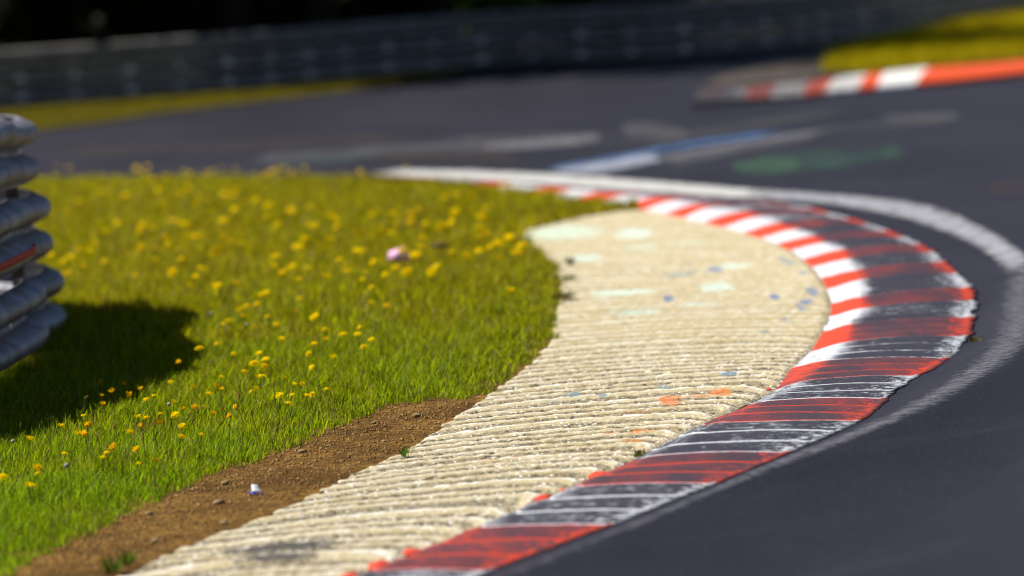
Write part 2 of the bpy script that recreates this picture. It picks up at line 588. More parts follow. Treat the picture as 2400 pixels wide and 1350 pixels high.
MARKS = [  # x, y, half width, half height (pixels of the photograph), colour, strength
    (1320, 540, 75, 18, (.62, .80, .66), .9), (1482, 543, 36, 13, (.68, .86, .74), 1), (1372, 600, 36, 9, (.62, .80, .68), .9), (1460, 680, 72, 8, (.68, .86, .72), 1),
    (1680, 668, 34, 10, (.68, .88, .78), 1.1), (1505, 575, 40, 8, (.6, .74, .62), .7), (1490, 726, 60, 9, (.58, .74, .62), .8), (1720, 618, 36, 7, (.64, .80, .68), .9),
    (1640, 708, 40, 6, (.6, .74, .66), .7), (1620, 565, 60, 7, (.62, .74, .62), .6), (1500, 625, 50, 8, (.62, .72, .58), .5), (1430, 640, 22, 12, (.66, .72, .6), .5),
    (1567, 695, 11, 7, (.03, .16, .42), 1.1), (1816, 691, 11, 6, (.03, .14, .42), 1.1), (1905, 678, 13, 12, (.03, .16, .40), 1.1), (1890, 703, 16, 7, (.04, .14, .38), 1),
    (1876, 714, 9, 8, (.03, .16, .42), 1.1), (1839, 743, 8, 6, (.05, .2, .42), 1), (1835, 603, 10, 7, (.10, .26, .40), .9), (1852, 612, 16, 5, (.12, .28, .40), .8), (1882, 634, 10, 5, (.10, .26, .42), .9),
    (1676, 627, 16, 6, (.06, .2, .44), 1), (1590, 638, 30, 5, (.12, .28, .40), .9), (1640, 629, 40, 3, (.16, .32, .42), .7), (1612, 615, 14, 4, (.2, .34, .4), .7), (1795, 772, 14, 5, (.12, .22, .30), .8), (1750, 795, 18, 4, (.16, .3, .36), .6),
    (1708, 869, 22, 6, (.12, .26, .34), 1), (1500, 878, 14, 5, (.16, .3, .38), .8), (1556, 901, 16, 6, (.10, .25, .34), 1), (1412, 919, 10, 6, (.10, .26, .36), 1), (1340, 917, 16, 7, (.12, .28, .36), 1), (1290, 935, 26, 5, (.25, .36, .36), .6),
    (1572, 930, 26, 12, (.80, .17, .02), 1.2), (1688, 913, 22, 9, (.84, .20, .02), 1.3), (1640, 922, 30, 5, (.6, .2, .05), .8), (1500, 957, 50, 6, (.5, .25, .08), .5),
    (1500, 1004, 26, 6, (.80, .20, .02), 1.1), (1430, 1006, 22, 5, (.6, .17, .03), .8), (1480, 1026, 34, 5, (.62, .22, .05), .8), (1540, 1000, 40, 4, (.8, .36, .04), .7), (1385, 1050, 50, 5, (.5, .22, .08), .7),
    (1148, 1070, 20, 5, (.74, .22, .04), 1.1), (1215, 1062, 22, 4, (.6, .25, .08), .8), (1330, 1040, 50, 5, (.45, .22, .1), .5),
    (660, 1275, 120, 10, (.045, .045, .06), 1.7), (640, 1300, 90, 8, (.05, .048, .06), 1.7), (760, 1266, 50, 6, (.06, .055, .06), .9), (440, 1345, 70, 8, (.08, .07, .06), .9), (560, 1330, 60, 6, (.09, .08, .07), .7),
    (1000, 1178, 150, 7, (.22, .19, .15), .6), (800, 1200, 120, 6, (.24, .21, .18), .5), (1080, 1120, 120, 5, (.2, .17, .14), .5)]
MK = [(G(x, y, ZP + .012), w, h, c, s) for x, y, w, h, c, s in MARKS]


def to_px(P):
    d = P - Vector((0, 0, CAM_H))
    z = d.dot(fw)
    return d.dot(rt) / z * F + 1200, 675 - d.dot(up) / z * F


MKW = []
for (x, y, w, h, c, s) in MARKS:          # each mark as an ellipse on the ground, in metres
    p = G(x, y, ZP + .012); q = G(x + w, y, ZP + .012); t = G(x, y - h, ZP + .012)
    MKW.append((p.x, p.y, max((q - p).length, .01), max((t - p).length, .01), c, s))
V, aph, abo, ach, amk, amf = [], [], [], [], [], []
seg = 0
for r in rows:
    while seg < len(PI) - 2 and r > PI[seg + 1]:
        seg += 1
    t = seg + (r - PI[seg]) / (PI[seg + 1] - PI[seg])
    A, B = cr(PA, t), cr(PB, t)
    for i in range(NX + 1):
        s = i / NX
        # ribs bend down along the kerb side
        ph = r + (.75 if r < 14 else .45) * mnoise.noise((0, r * .55, 6)) + .07 * mnoise.noise((s * 3, r * .35, 0)) + .025 * mnoise.noise((s * 30, r * .9, 4)) - .7 * 4 * s * (1 - s) * (1 if r < 40 else .4) + .9 * max(0, (s - .86) / .14) ** 2 * (1 if r < 27 else .3)
        f = ph % 1.0
        # profile: steep near face, rounded top, narrow groove
        prof = math.sin(min(1, f / .72) * math.pi / 2) ** .9 if f < .82 else max(0.0, 1 - (f - .82) / .18)
        p = A.lerp(B, s)
        jag = (.022 * mnoise.noise((r * 1.3, 7, 0)) + .015 * mnoise.noise((r * 4.1, 2, 0)))
        if s < .05:
            p.x += jag * (1 - s / .05)
        fade = min(1, (s + .004) / .012) * min(1, (1.004 - s) / .03)
        amp = AMP * (.9 + .4 * mnoise.noise((s * 3, r * .4, 9)))
        chip = mnoise.noise((p.x * 26, p.y * 16, 3)) * .0045 + mnoise.noise((p.x * 60, p.y * 40, 8)) * .0025
        p.z = ZP - .006 + (amp * prof + chip) * fade
        V.append(p); aph.append(f); abo.append(max(0, 1 - (1 - s) / .07))
        ach.append(1.0 if r < 28 else max(.3, 1 - (r - 28) / 12))
        best = 0; bc = (0, 0, 0)
        for (mx, my, mw, mh, c, st) in MKW:
            dx = (p.x - mx) / mw
            if abs(dx) < 1.6:
                dy = (p.y - my) / mh
                if abs(dy) < 1.6:
                    q = (st if st > 1.5 else st * .92) * (1.45 - max(abs(dx), abs(dy)) ** 2 * .9 - .3 * min(abs(dx), abs(dy)))
                    if q > best:
                        best = q; bc = c
        # red brush spill along the kerb
        amf.append(best if best > 1.75 else min(1.0, best)); amk.append(bc + (1,))
pv = link('pavement', mesh('pavement', V, grid_faces(NX + 1, len(rows)), True,
                           {'phase': aph, 'border': abo, 'chips': ach, 'mark': amk, 'markfac': amf}), M['pave'])
tag(pv, kind='structure')

# ------------------------------------------------------------------ infield soil
left = [(-1400, 470), (-1400, 1600)]
pav_edge = [a for a, b, c in PV][:17]
soil_px = [(-900, 1620), (-220, 1575)] + [(x + 24, y + 2) for x, y in pav_edge[1:16]] + [(1230, 552), (1260, 540), (1330, 523), (1400, 509), (1500, 497)] + \
          [(a[0] + 12, a[1] - 2) for a, b, c in KB[26:]] + [(700, 420), (400, 420), (100, 428), (-300, 445), (-1400, 520)]
soil = [G(x, y, 0) for x, y in soil_px]
soil_poly = [(p.x, p.y) for p in soil]


def soil_z(x, y):
    return .004 + .010 * (mnoise.noise((x * 2.1, y * 1.3, 0)) * .5 + .5) + .007 * mnoise.noise((x * 11, y * 8, 2)) * (1 if y < 21 else .3)


V, Fc = fill(soil, (.045, .07), soil_z)
tag(link('soil', mesh('soil', V, Fc), M['soil']), kind='structure')

# soil crumbs: uncountable
near_strip = [(20, 1352), (110, 1300), (270, 1225), (400, 1165), (480, 1125), (600, 1085), (700, 1050), (830, 990), (920, 950), (1010, 945), (1110, 940),
              (1085, 965), (958, 1050), (852, 1100), (740, 1156), (592, 1222), (424, 1284), (282, 1350), (40, 1450), (-220, 1560), (-260, 1500)]
ns = [G(x, y, 0) for x, y in near_strip]


def sample(poly, n):
    xs = [p[0] for p in poly]; ys = [p[1] for p in poly]
    X = rng.uniform(min(xs), max(xs), n * 6); Y = rng.uniform(min(ys), max(ys), n * 6)
    m = inside(poly, X, Y)
    return X[m][:n], Y[m][:n]


X, Y = sample(ns, 4200)
V, Fc = [], []
for x, y in zip(X, Y):
    s = .0025 + .006 * random.random() ** 3
    z = soil_z(x, y) + s * .3
    b = len(V)
    for dx, dy, dz in ((1, 0, 0), (0, 1, 0), (-1, 0, 0), (0, -1, 0), (0, 0, .8), (0, 0, -.8)):
        q = random.uniform(.6, 1.3)
        V.append((x + dx * s * q, y + dy * s * q, z + dz * s * q))
    Fc += [(b + i, b + (i + 1) % 4, b + 4) for i in range(4)] + [(b + (i + 1) % 4, b + i, b + 5) for i in range(4)]
tag(link('soil_crumbs', mesh('soil_crumbs', V, Fc, False), M['crumb']), kind='stuff')


# ------------------------------------------------------------------ grass
def grass(name, pts_x, pts_y, hmin, hmax, width, colf, zf, lean=.5, hmul=1.0):
    n = len(pts_x)
    z0 = np.array([zf(a, b) for a, b in zip(pts_x, pts_y)]) - .004
    h = rng.uniform(hmin, hmax, n) * hmul
    az = rng.normal(-.6, 1.5, n)
    ln = rng.uniform(.05, lean, n) * h
    lx, ly = np.cos(az) * ln, np.sin(az) * ln
    fa = rng.uniform(0, np.pi, n)
    wx, wy = np.cos(fa) * width * rng.uniform(.6, 1.3, n), np.sin(fa) * width * rng.uniform(.6, 1.3, n)
    P = np.zeros((n, 5, 3))
    P[:, 0] = np.stack([pts_x - wx * .5, pts_y - wy * .5, z0], 1)
    P[:, 1] = np.stack([pts_x + wx * .5, pts_y + wy * .5, z0], 1)
    P[:, 2] = np.stack([pts_x + lx * .35 + wx * .42, pts_y + ly * .35 + wy * .42, z0 + h * .58], 1)
    P[:, 3] = np.stack([pts_x + lx * .35 - wx * .42, pts_y + ly * .35 - wy * .42, z0 + h * .58], 1)
    P[:, 4] = np.stack([pts_x + lx, pts_y + ly, z0 + h], 1)
    V = P.reshape(-1, 3)
    b = np.arange(n) * 5
    loops = np.stack([b, b + 1, b + 2, b + 3, b + 3, b + 2, b + 4], 1).ravel()
    starts = (np.arange(n)[:, None] * 7 + np.array([0, 4])).ravel()
    me = bpy.data.meshes.new(name)
    me.vertices.add(len(V)); me.vertices.foreach_set('co', V.ravel().astype(np.float32))
    me.loops.add(len(loops)); me.loops.foreach_set('vertex_index', loops.astype(np.int32))
    me.polygons.add(len(starts)); me.polygons.foreach_set('loop_start', starts.astype(np.int32))
    me.polygons.foreach_set('use_smooth', np.ones(len(starts), bool))
    c = colf(pts_x, pts_y, n)
    cc = np.ones((n, 5, 4), np.float32)
    cc[:, :, :3] = c[:, None, :]
    at = me.attributes.new('col', 'FLOAT_COLOR', 'POINT')
    at.data.foreach_set('color', cc.ravel())
    me.update(calc_edges=True)
    o = link(name, me, M['grass'])
    return o


grass_px = [(-20, 1372), (110, 1303), (190, 1268), (270, 1228), (345, 1192), (400, 1168), (480, 1128), (600, 1088), (700, 1053), (830, 993), (920, 953), (1000, 948),
            (1110, 940), (1178, 905), (1236, 856), (1288, 806), (1306, 740), (1318, 680), (1304, 622), (1262, 590), (1215, 556), (1290, 530),
            (1400, 508), (1500, 494), (1440, 484), (1330, 471), (1200, 453), (1060, 438), (900, 428), (700, 426), (400, 426), (100, 433), (-300, 448), (-1100, 500), (-1100, 1600)]
gp = [G(x, y, .0) for x, y in grass_px]
gpoly = [(p.x, p.y) for p in gp]


def nz(X, Y, s, o=0.0):
    return np.array([mnoise.noise((a * s, b * s, o)) for a, b in zip(X, Y)])


def grass_col(X, Y, n):
    dry = np.clip((Y - 17.0) / 11.0, 0, 1)
    patch = nz(X, Y, 1.3, 3.0) * .8 + nz(X, Y, 5, 7.0) * .5
    dry = np.clip(dry * .85 + patch * .30 + .05, 0, 1)[:, None]
    green = np.array([.240, .365, .004]); olive = np.array([.37, .318, .002])
    c = green * (1 - dry) + olive * dry
    c = c * (.30 + 1.5 * rng.random(n) ** 1.4)[:, None]
    st = rng.random(n)
    straw = st < .07
    c[straw] = np.array([.30, .22, .07]) * rng.uniform(.5, 1.1, straw.sum())[:, None]
    dk = st > .90
    c[dk] *= np.array([.55, .8, 1.2])
    return np.clip(c, 0, 1)


dens = [(13, 16, 15000, .003), (16, 19, 14000, .0031), (19, 23, 9000, .0038), (23, 29, 4500, .005), (29, 40, 3000, .007)]
AX, AY, AW = [], [], []
for y0, y1, d, w in dens:
    xs = [p[0] for p in gpoly]
    # only as wide as the frame plus a margin at this distance
    xlo = -(1200 + 1100) / F * y1
    xhi = max(xs)
    n = int((xhi - xlo) * (y1 - y0) * d)
    X = rng.uniform(xlo, xhi, n); Y = rng.uniform(y0, y1, n)
    m = inside(gpoly, X + .05 * nz(X, Y, 9, 4.0), Y + .16 * nz(X, Y, 8, 9.0))
    X, Y = X[m], Y[m]
    # ragged, clumpy cover
    keep = rng.random(len(X)) < np.clip(.75 + .9 * nz(X, Y, 6, 1.0), .15, 1)
    AX.append(X[keep]); AY.append(Y[keep]); AW.append(np.full(keep.sum(), w))
X = np.concatenate(AX); Y = np.concatenate(AY); Wd = np.concatenate(AW)
# shorter towards the trodden soil edge: nearest distance to the near border
bx = np.array([[p[0], p[1]] for p in [G(x, y, 0) for x, y in grass_px[:20]]])
bb = np.concatenate([bx[:-1] + (bx[1:] - bx[:-1]) * t for t in np.linspace(0, 1, 8)])
dmin = np.full(len(X), 9.0)
for q in bb:
    dmin = np.minimum(dmin, np.hypot((X - q[0]), (Y - q[1]) * .5))
short = np.clip(.45 + dmin / .30 * .55, .45, 1)
hgt = short * np.clip(1 + .5 * nz(X, Y, 3, 5.0), .6, 1.5)




tag(grass('grass', X, Y, .028, .082, Wd, grass_col, soil_z, .9, hgt), kind='stuff')

X, Y = sample(ns, 900)
tag(grass('dry_grass_litter', X, Y, .004, .022, .0025, lambda a, b, n: np.array([.34, .25, .10]) * rng.uniform(.4, 1.2, n)[:, None], lambda a, b: soil_z(a, b) + .005, 3.0), kind='stuff')
# verge in front of the far barrier
vpx = [(-900, 440), (-300, 358), (0, 318), (200, 292), (400, 262), (600, 239), (800, 214), (1000, 188), (1090, 172), (1100, 160), (1000, 166), (800, 188), (600, 212), (300, 238), (0, 262), (-300, 292), (-900, 370)]
vg = [G(x, y, 0) for x, y in vpx]
V, Fc = fill(vg, None, lambda x, y: .01)
tag(link('verge', mesh('verge', V, Fc), M['verge']), kind='structure')
vpoly = [(p.x, p.y) for p in vg]
X, Y = sample(vpoly, 26000)


def olive_col(X, Y, n):
    c = np.array([.20, .155, .010]) * rng.uniform(.5, 1.35, n)[:, None]
    c[rng.random(n) < .3] *= np.array([.6, .9, 1.0])
    return c


tag(grass('verge_grass', X, Y, .02, .06, .012, olive_col, lambda x, y: .01), kind='stuff')

# grass bank on the far side of the track (upper right)
ipx = [(1925, 172), (1945, 135), (2050, 104), (2200, 70), (2330, 40), (2500, 5), (3000, -80), (3000, 60), (2400, 142), (2190, 158), (2040, 174)]
ig = [G(x, y, 0) for x, y in ipx]


def bank_z(x, y):
    return .02


V, Fc = fill(ig, None, bank_z)
tag(link('grass_bank', mesh('grass_bank', V, Fc), M['verge']), kind='structure')
X, Y = sample([(p.x, p.y) for p in ig], 40000)


def bank_col(X, Y, n):
    f = np.clip((Y - 36) / 10 + nz(X, Y, .5, 2) * 1.1, 0, 1)[:, None]
    c = (np.array([.22, .27, .003]) * (1 - f) + np.array([.42, .34, .003]) * f) * rng.uniform(.6, 1.3, n)[:, None]
    return c


tag(grass('bank_grass', X, Y, .06, .16, .014, bank_col, bank_z), kind='stuff')

# ------------------------------------------------------------------ far kerb and run-off
FK = [((1640, 208), (1625, 250)), ((1700, 204), (1690, 245)), ((1760, 200), (1745, 240)), ((1830, 196), (1800, 236)), ((1900, 190), (1880, 231)),
      ((1965, 181), (1930, 226)), ((2035, 173), (2010, 218)), ((2075, 169), (2055, 213)), ((2180, 158), (2145, 205)), ((2300, 150), (2290, 191)), ((2420, 139), (2420, 176)), ((2700, 105), (2700, 140))]
FK = [(a, (b[0], b[1] - 7)) for a, b in FK]
fk_v = [1, 2, 3, 4, 5, 6, 7, 8, 9, 9.3, 9.6, 9.95]
fp = [-.16, -.09, -.03, .01, .04, .09, .18, .28, .42, .5, .5, .5]
A = [G(*a, .03) for a, b in FK]; B = [G(*b, .03) for a, b in FK]
V, au, av, ap = [], [], [], []
SUBF = 8
for j in range((len(FK) - 1) * SUBF + 1):
    t = j / SUBF
    i = min(int(t), len(FK) - 2); f = t - i
    a, b = cr(A, t), cr(B, t)
    for s in (0, 0, .2, .4, .6, .8, 1, 1):
        q = a.lerp(b, s)
        q.z = .03 + .03 * math.sin(math.pi * s)
        V.append(q); au.append(s); av.append(fk_v[i] + (fk_v[i + 1] - fk_v[i]) * f); ap.append(fp[i] + (fp[i + 1] - fp[i]) * f)
    V[-8] = Vector((a.x, a.y, -.03)); V[-1] = Vector((b.x, b.y, -.03))
tag(link('kerb', mesh('far_kerb', V, grid_faces(8, (len(FK) - 1) * SUBF + 1), True, {'across': au, 'along': av, 'paint': ap}), M['farkerb']),
    'distant blurred red and white kerb below the grass bank, ending in solid orange red', 'kerb')
rpx = [(1640, 206), (1700, 178), (1790, 158), (1900, 138), (1945, 134), (1926, 174), (1900, 188), (1830, 195), (1760, 199), (1700, 203)]
V, Fc = fill([G(x, y, 0) for x, y in rpx], None, lambda x, y: .014)
tag(link('runoff_pavement', mesh('runoff_pavement', V, Fc), M['runoff']), kind='structure')


# ------------------------------------------------------------------ painted markings
def band(name, top, bot, mat, z=.004, n=8, across=7):
    A = curve(top, z, n); B = curve(bot, z, n)
    m = min(len(A), len(B))
    V, e = [], []
    for j in range(m):
        for i in range(across):
            s = i / (across - 1)
            q = A[j].lerp(B[j], s)
            V.append(q)
            g = math.sin(math.pi * s) ** .5 if 0 < s < 1 else 0
            end = min(1, j / (.12 * m), (m - 1 - j) / (.12 * m))
            e.append(g * .75 + .25 if end >= 1 else (g * .75 + .25) * end)
    return tag(link(name, mesh(name, V, grid_faces(across, m), True, {'edge': e}), mat), kind='structure')


P_white = mat_paint('white_line_paint', (.62, .62, .60), .34, 7, .14)
P_worn = mat_paint('worn_line_paint', (.42, .42, .47), .40, 10, .16)
P_faint = mat_paint('faint_line_paint', (.20, .20, .24), .45, 26, .22, op=.85)
P_wfade = mat_paint('faded_white_paint', (.34, .34, .37), .47, 5, .25, op=.65)
P_blue = mat_paint('blue_line_paint', (.09, .24, .56), .42, 6, .22, op=0.85)
P_pale = mat_paint('pale_line_paint', (.46, .50, .62), .40, 6, .2, op=0.85)
P_green = mat_paint('green_paint', (.08, .21, .11), .45, 3, .3, op=.6)
P_greenf = mat_paint('faded_green_paint', (.06, .16, .10), .52, 3, .2, op=0.6)
P_grey = mat_paint('grey_smear_paint', (.20, .20, .21), .47, 2.5, .2, op=0.5)
P_brown = mat_paint('brown_scuff', (.075, .06, .055), .46, 1.6, .28, op=.6)
P_greyf = mat_paint('grey_scuff', (.11, .11, .115), .48, 2.0, .28, op=.6)
P_orange = mat_paint('orange_scuff', (.16, .07, .015), .54, 3, .25, op=.3)
P_teal = mat_paint('teal_smear_paint', (.10, .17, .15), .47, 3, .2, op=0.6)

band('white_line', [(860, 402), (930, 397), (1030, 396), (1140, 399), (1260, 404), (1350, 409), (1450, 416), (1600, 428), (1750, 440), (1900, 448)],
     [(860, 420), (930, 423), (1030, 426), (1140, 430), (1260, 436), (1350, 441), (1450, 447), (1600, 456), (1750, 466), (1900, 473)], P_white)
band('white_line', [(1700, 436), (1800, 442), (1900, 448), (2000, 456), (2080, 463), (2150, 473), (2230, 495), (2300, 527), (2360, 560), (2420, 605), (2460, 660)],
     [(1700, 463), (1800, 469), (1900, 476), (1970, 484), (2050, 500), (2120, 516), (2200, 542), (2262, 568), (2310, 596), (2340, 626), (2362, 672)], P_worn, .006)
# raised edge of the tarmac beside the near kerb: kerb rim, crest under the worn line, then down to the track
LIP = [  # crest left, crest right, foot (pixels), crest height
    ((760, 1520), (800, 1530), (1500, 1560), .075), ((960, 1432), (1005, 1436), (1700, 1480), .080), ((1150, 1360), (1195, 1362), (1850, 1420), .080),
    ((1320, 1290), (1372, 1290), (1990, 1350), .085), ((1490, 1222), (1545, 1220), (2120, 1290), .090), ((1640, 1158), (1700, 1152), (2240, 1220), .092), ((1785, 1094), (1862, 1086), (2350, 1150), .095),
    ((1940, 1034), (2030, 1022), (2440, 1080), .092), ((2085, 970), (2185, 956), (2520, 1010), .090), ((2226, 890), (2326, 876), (2590, 935), .092), ((2302, 826), (2408, 812), (2640, 860), .060), ((2336, 764), (2442, 752), (2680, 790), .034), ((2346, 706), (2440, 700), (2700, 735), .016), ((2362, 650), (2425, 648), (2720, 690), .004)]
LR = [((590, 1515), .034), ((860, 1470), .034), ((1010, 1402), .034), ((1163, 1332), .034), ((1310, 1276), .034), ((1443, 1227), .034), ((1687, 1130), .034), ((1860, 1057), .034),
      ((2020, 985), .034), ((2158, 878), .034), ((2225, 836), .026), ((2272, 786), .012), ((2284, 742), .006), ((2278, 690), .004)]
E0 = [G(x - 14, y, z - .006) for (x, y), z in LR]
E1 = [G(*a, z) for a, b, c, z in LIP]; E2 = [G(*b, z) for a, b, c, z in LIP]; E3 = [G(*c, -.004) for a, b, c, z in LIP]
V, VB, eb = [], [], []
n_ = (len(LIP) - 1) * 8 + 1
for j in range(n_):
    t = j / 8
    a, b, c, d = (cr(E, t) for E in (E0, E1, E2, E3))
    for i in range(5):
        q = a.lerp(b, i / 5); s_ = i / 5
        q.z = a.z + (b.z - a.z) * s_ ** 1.6
        if 0 < i:
            q.z += .002 * mnoise.noise((q.x * 6, q.y * 3, 0))
        V.append(q)
    for i in range(4):
        q = b.lerp(c, i / 4)
        q.z += .003 * math.sin(math.pi * i / 4)
        V.append(q)
    for i in range(13):
        s_ = i / 12
        q = c.lerp(d, s_)
        q.z = d.z + (c.z - d.z) * (1 - s_) ** 1.6
        V.append(q)
    for i in range(9):
        f = -.15 + 1.3 * i / 8
        q = b.lerp(c, f)
        q.z = b.z + .003 * math.sin(math.pi * min(1, max(0, f))) + .0035
        VB.append(q)
        eb.append(max(0, math.sin(math.pi * i / 8)) * min(1, .25 + j / 75))
tag(link('track_edge', mesh('track_edge', V, grid_faces(22, n_)), M['asphalt']), kind='structure')
tag(link('white_line', mesh('white_line', VB, grid_faces(9, n_), True, {'edge': eb}), P_faint), kind='structure')
band('painted_line', [(1255, 403), (1330, 388), (1430, 372), (1540, 352)], [(1390, 410), (1440, 401), (1500, 389), (1575, 372)], P_pale, .0045)
band('painted_line', [(1250, 402), (1330, 384), (1430, 367), (1540, 347), (1650, 328), (1750, 314), (1850, 303)],
     [(1262, 403), (1340, 389), (1440, 373), (1552, 354), (1668, 336), (1768, 322), (1865, 309)], P_blue, .0075)
band('painted_line', [(1530, 380), (1620, 362), (1740, 340), (1850, 322), (1920, 312)], [(1560, 396), (1640, 380), (1760, 354), (1860, 335), (1930, 322)], P_grey, .0045)
band('paint_smear', [(1500, 372), (1640, 346), (1780, 322), (1960, 296)], [(1530, 386), (1660, 360), (1800, 334), (1980, 306)], P_wfade, .0085)
band('paint_smear', [(80, 345), (300, 338), (520, 330), (760, 318), (1000, 300)], [(80, 372), (300, 366), (520, 358), (760, 346), (1000, 326)], P_brown, .0025)
band('paint_smear', [(1480, 330), (1640, 300), (1820, 268), (2000, 246)], [(1500, 352), (1660, 322), (1850, 290), (2030, 262)], P_greyf, .0025)
band('paint_smear', [(860, 350), (1040, 346), (1230, 344)], [(870, 384), (1050, 388), (1240, 392)], P_brown, .0062)
band('paint_smear', [(1900, 300), (2060, 282), (2250, 270)], [(1910, 318), (2080, 300), (2260, 288)], P_greyf, .0035)
band('paint_smear', [(2300, 430), (2380, 412), (2460, 400)], [(2310, 470), (2390, 462), (2470, 450)], P_orange, .0035)
band('green_patch', [(1705, 382), (1760, 372), (1820, 368), (1880, 374)], [(1715, 402), (1770, 408), (1830, 408), (1890, 398)], P_green, .004)
band('green_patch', [(1740, 366), (1860, 348), (2000, 336), (2150, 330)], [(1750, 404), (1870, 410), (2010, 402), (2150, 376)], P_greenf, .0035)
band('paint_smear', [(520, 372), (700, 352), (900, 335), (1100, 318), (1250, 308), (1420, 300)], [(540, 390), (700, 378), (900, 370), (1100, 362), (1250, 352), (1420, 338)], P_grey, .003)
band('paint_smear', [(1110, 340), (1200, 330), (1320, 318), (1420, 306)], [(1120, 358), (1210, 352), (1330, 344), (1430, 328)], P_wfade, .0055)
band('paint_smear', [(1440, 286), (1500, 280), (1560, 290), (1620, 308)], [(1450, 330), (1520, 328), (1580, 332), (1640, 330)], P_grey, .0045)
band('paint_smear', [(640, 376), (720, 370), (800, 364), (860, 360)], [(640, 392), (720, 388), (800, 380), (860, 374)], P_teal, .0055)
band('paint_smear', [(2050, 272), (2120, 266), (2200, 262), (2260, 264)], [(2060, 290), (2130, 288), (2210, 282), (2270, 274)], P_grey, .003)


# ------------------------------------------------------------------ guardrails
def wprofile(h, d):
    return [(0, 0), (.25 * d, 0), (.85 * d, .10 * h), (d, .17 * h), (d, .26 * h), (.85 * d, .33 * h), (.12 * d, .44 * h), (.0, .47 * h), (.0, .53 * h), (.12 * d, .56 * h), (.85 * d, .67 * h), (d, .74 * h), (d, .83 * h),
            (.85 * d, .90 * h), (.25 * d, h), (0, h)]


def sweep(path, prof, side):
    """profile points (outward, up) carried along a ground path; side +1 = to the right of travel"""
    V = []
    n = len(path)
    for i, p in enumerate(path):
        a = path[max(0, i - 1)]; b = path[min(n - 1, i + 1)]
        t = (b - a); t.z = 0; t.normalize()
        o = Vector((t.y, -t.x, 0)) * side
        for (d, z) in prof:
            V.append((p.x + o.x * d, p.y + o.y * d, p.z + z))
    return V, grid_faces(len(prof), n)


def solid(o, th):
    m = o.modifiers.new('thickness', 'SOLIDIFY')
    m.thickness = th
    m.offset = 0
    return o


def post_mesh(h, w=.06, d=.05):
    """C section post"""
    t = .006
    out = [(-w / 2, 0), (w / 2, 0), (w / 2, d), (w / 2 - t, d), (w / 2 - t, t), (-w / 2 + t, t), (-w / 2 + t, d), (-w / 2, d)]
    V = [(x, y, z) for z in (-.1, h) for x, y in out]
    n = len(out)
    Fc = [(i, (i + 1) % n, n + (i + 1) % n, n + i) for i in range(n)]
    Fc += [(0, 1, 4, 5), (1, 2, 3, 4), (0, 5, 6, 7), (n, n + 5, n + 4, n + 1), (n + 1, n + 4, n + 3, n + 2), (n, n + 7, n + 6, n + 5)]
    return mesh('post', V, Fc, False)


def bolt_mesh(r):
    V = [(0, r * .7, 0)]; n = 10
    Fc = []
    for ring, (rr, yy) in enumerate(((.55, .6), (.9, .3), (1.0, 0))):
        for q in range(n):
            a = 2 * math.pi * q / n
            V.append((rr * r * math.cos(a), yy * r, rr * r * math.sin(a)))
    for q in range(n):
        Fc.append((0, 1 + q, 1 + (q + 1) % n))
        for g in range(2):
            Fc.append((1 + g * n + q, 1 + (g + 1) * n + q, 1 + (g + 1) * n + (q + 1) % n, 1 + g * n + (q + 1) % n))
    return mesh('bolt', V, Fc)


# near barrier: comes up along the verge on the left and turns back round its nose
npath = [Vector(p) for p in [(-4.6, 16.6, 0), (-3.6, 18.1, 0), (-2.95, 19.2, 0), (-2.58, 20.2, 0), (-2.36, 21.3, 0), (-2.275, 22.3, 0), (-2.265, 22.85, 0), (-2.355, 23.4, -.04), (-2.385, 23.95, -.07), (-2.345, 24.7, -.09),
                             (-2.46, 25.35, -.09), (-2.86, 26.0, -.09), (-3.4, 26.5, -.09), (-4.1, 27.3, -.09)]]
path = [cr(npath, k / 10) for k in range((len(npath) - 1) * 10 + 1)]
nb = link('guardrail', None)
nb.location = (-2.6, 22, 0)
tag(nb, 'weathered three beam steel guardrail at left, its rounded end above the grass', 'guardrail')


def child(name, me, mat, root):
    o = link(name, me, mat, root)
    return o


off = Vector((-2.6, 22, 0))
for kk in range(3):
    zb = .07 + kk * .368
    V, Fc = sweep([p - off + Vector((0, 0, zb)) for p in path], [(d + (2 - kk) * .04, z) for d, z in wprofile(.31, .10)], 1)
    solid(child('rail', mesh('rail', V, Fc), M['rail'], nb), .005)
pm = post_mesh(1.12, .10, .06)
bm = bolt_mesh(.018)
L_ = [0.0]
for i in range(1, len(path)):
    L_.append(L_[-1] + (path[i] - path[i - 1]).length)


def at_len(path, L_, s):
    i = 0
    while i < len(L_) - 2 and L_[i + 1] < s:
        i += 1
    f = (s - L_[i]) / (L_[i + 1] - L_[i])
    p = path[i].lerp(path[i + 1], f)
    t = (path[i + 1] - path[i]).normalized()
    return p, t


s = .9
while s < L_[-1]:
    p, t = at_len(path, L_, s)
    o = child('post', pm, M['post'], nb)
    outv = Vector((t.y, -t.x, 0))
    o.location = p - off - outv * .07
    o.rotation_euler = (0, 0, math.atan2(outv.y, outv.x) - math.pi / 2)
    for kk in range(3):
        b = child('bolt', bm, M['bolt'], nb)
        b.location = p - off + outv * (.002 + (2 - kk) * .04) + Vector((0, 0, .07 + kk * .368 + .155))
        b.rotation_euler = (0, 0, math.atan2(outv.y, outv.x) - math.pi / 2)
    s += 1.33
# a red reflector patch on the middle beam
p, t = at_len(path, L_, 8.6)
V, Fc = sweep([at_len(path, L_, 5.4 + .3 * q)[0] - off + Vector((0, 0, .455)) for q in range(8)], [(.153, .05), (.1535, .085)], 1)
solid(child('reflector_strip', mesh('reflector_strip', V, Fc), M['red'], nb), .003)

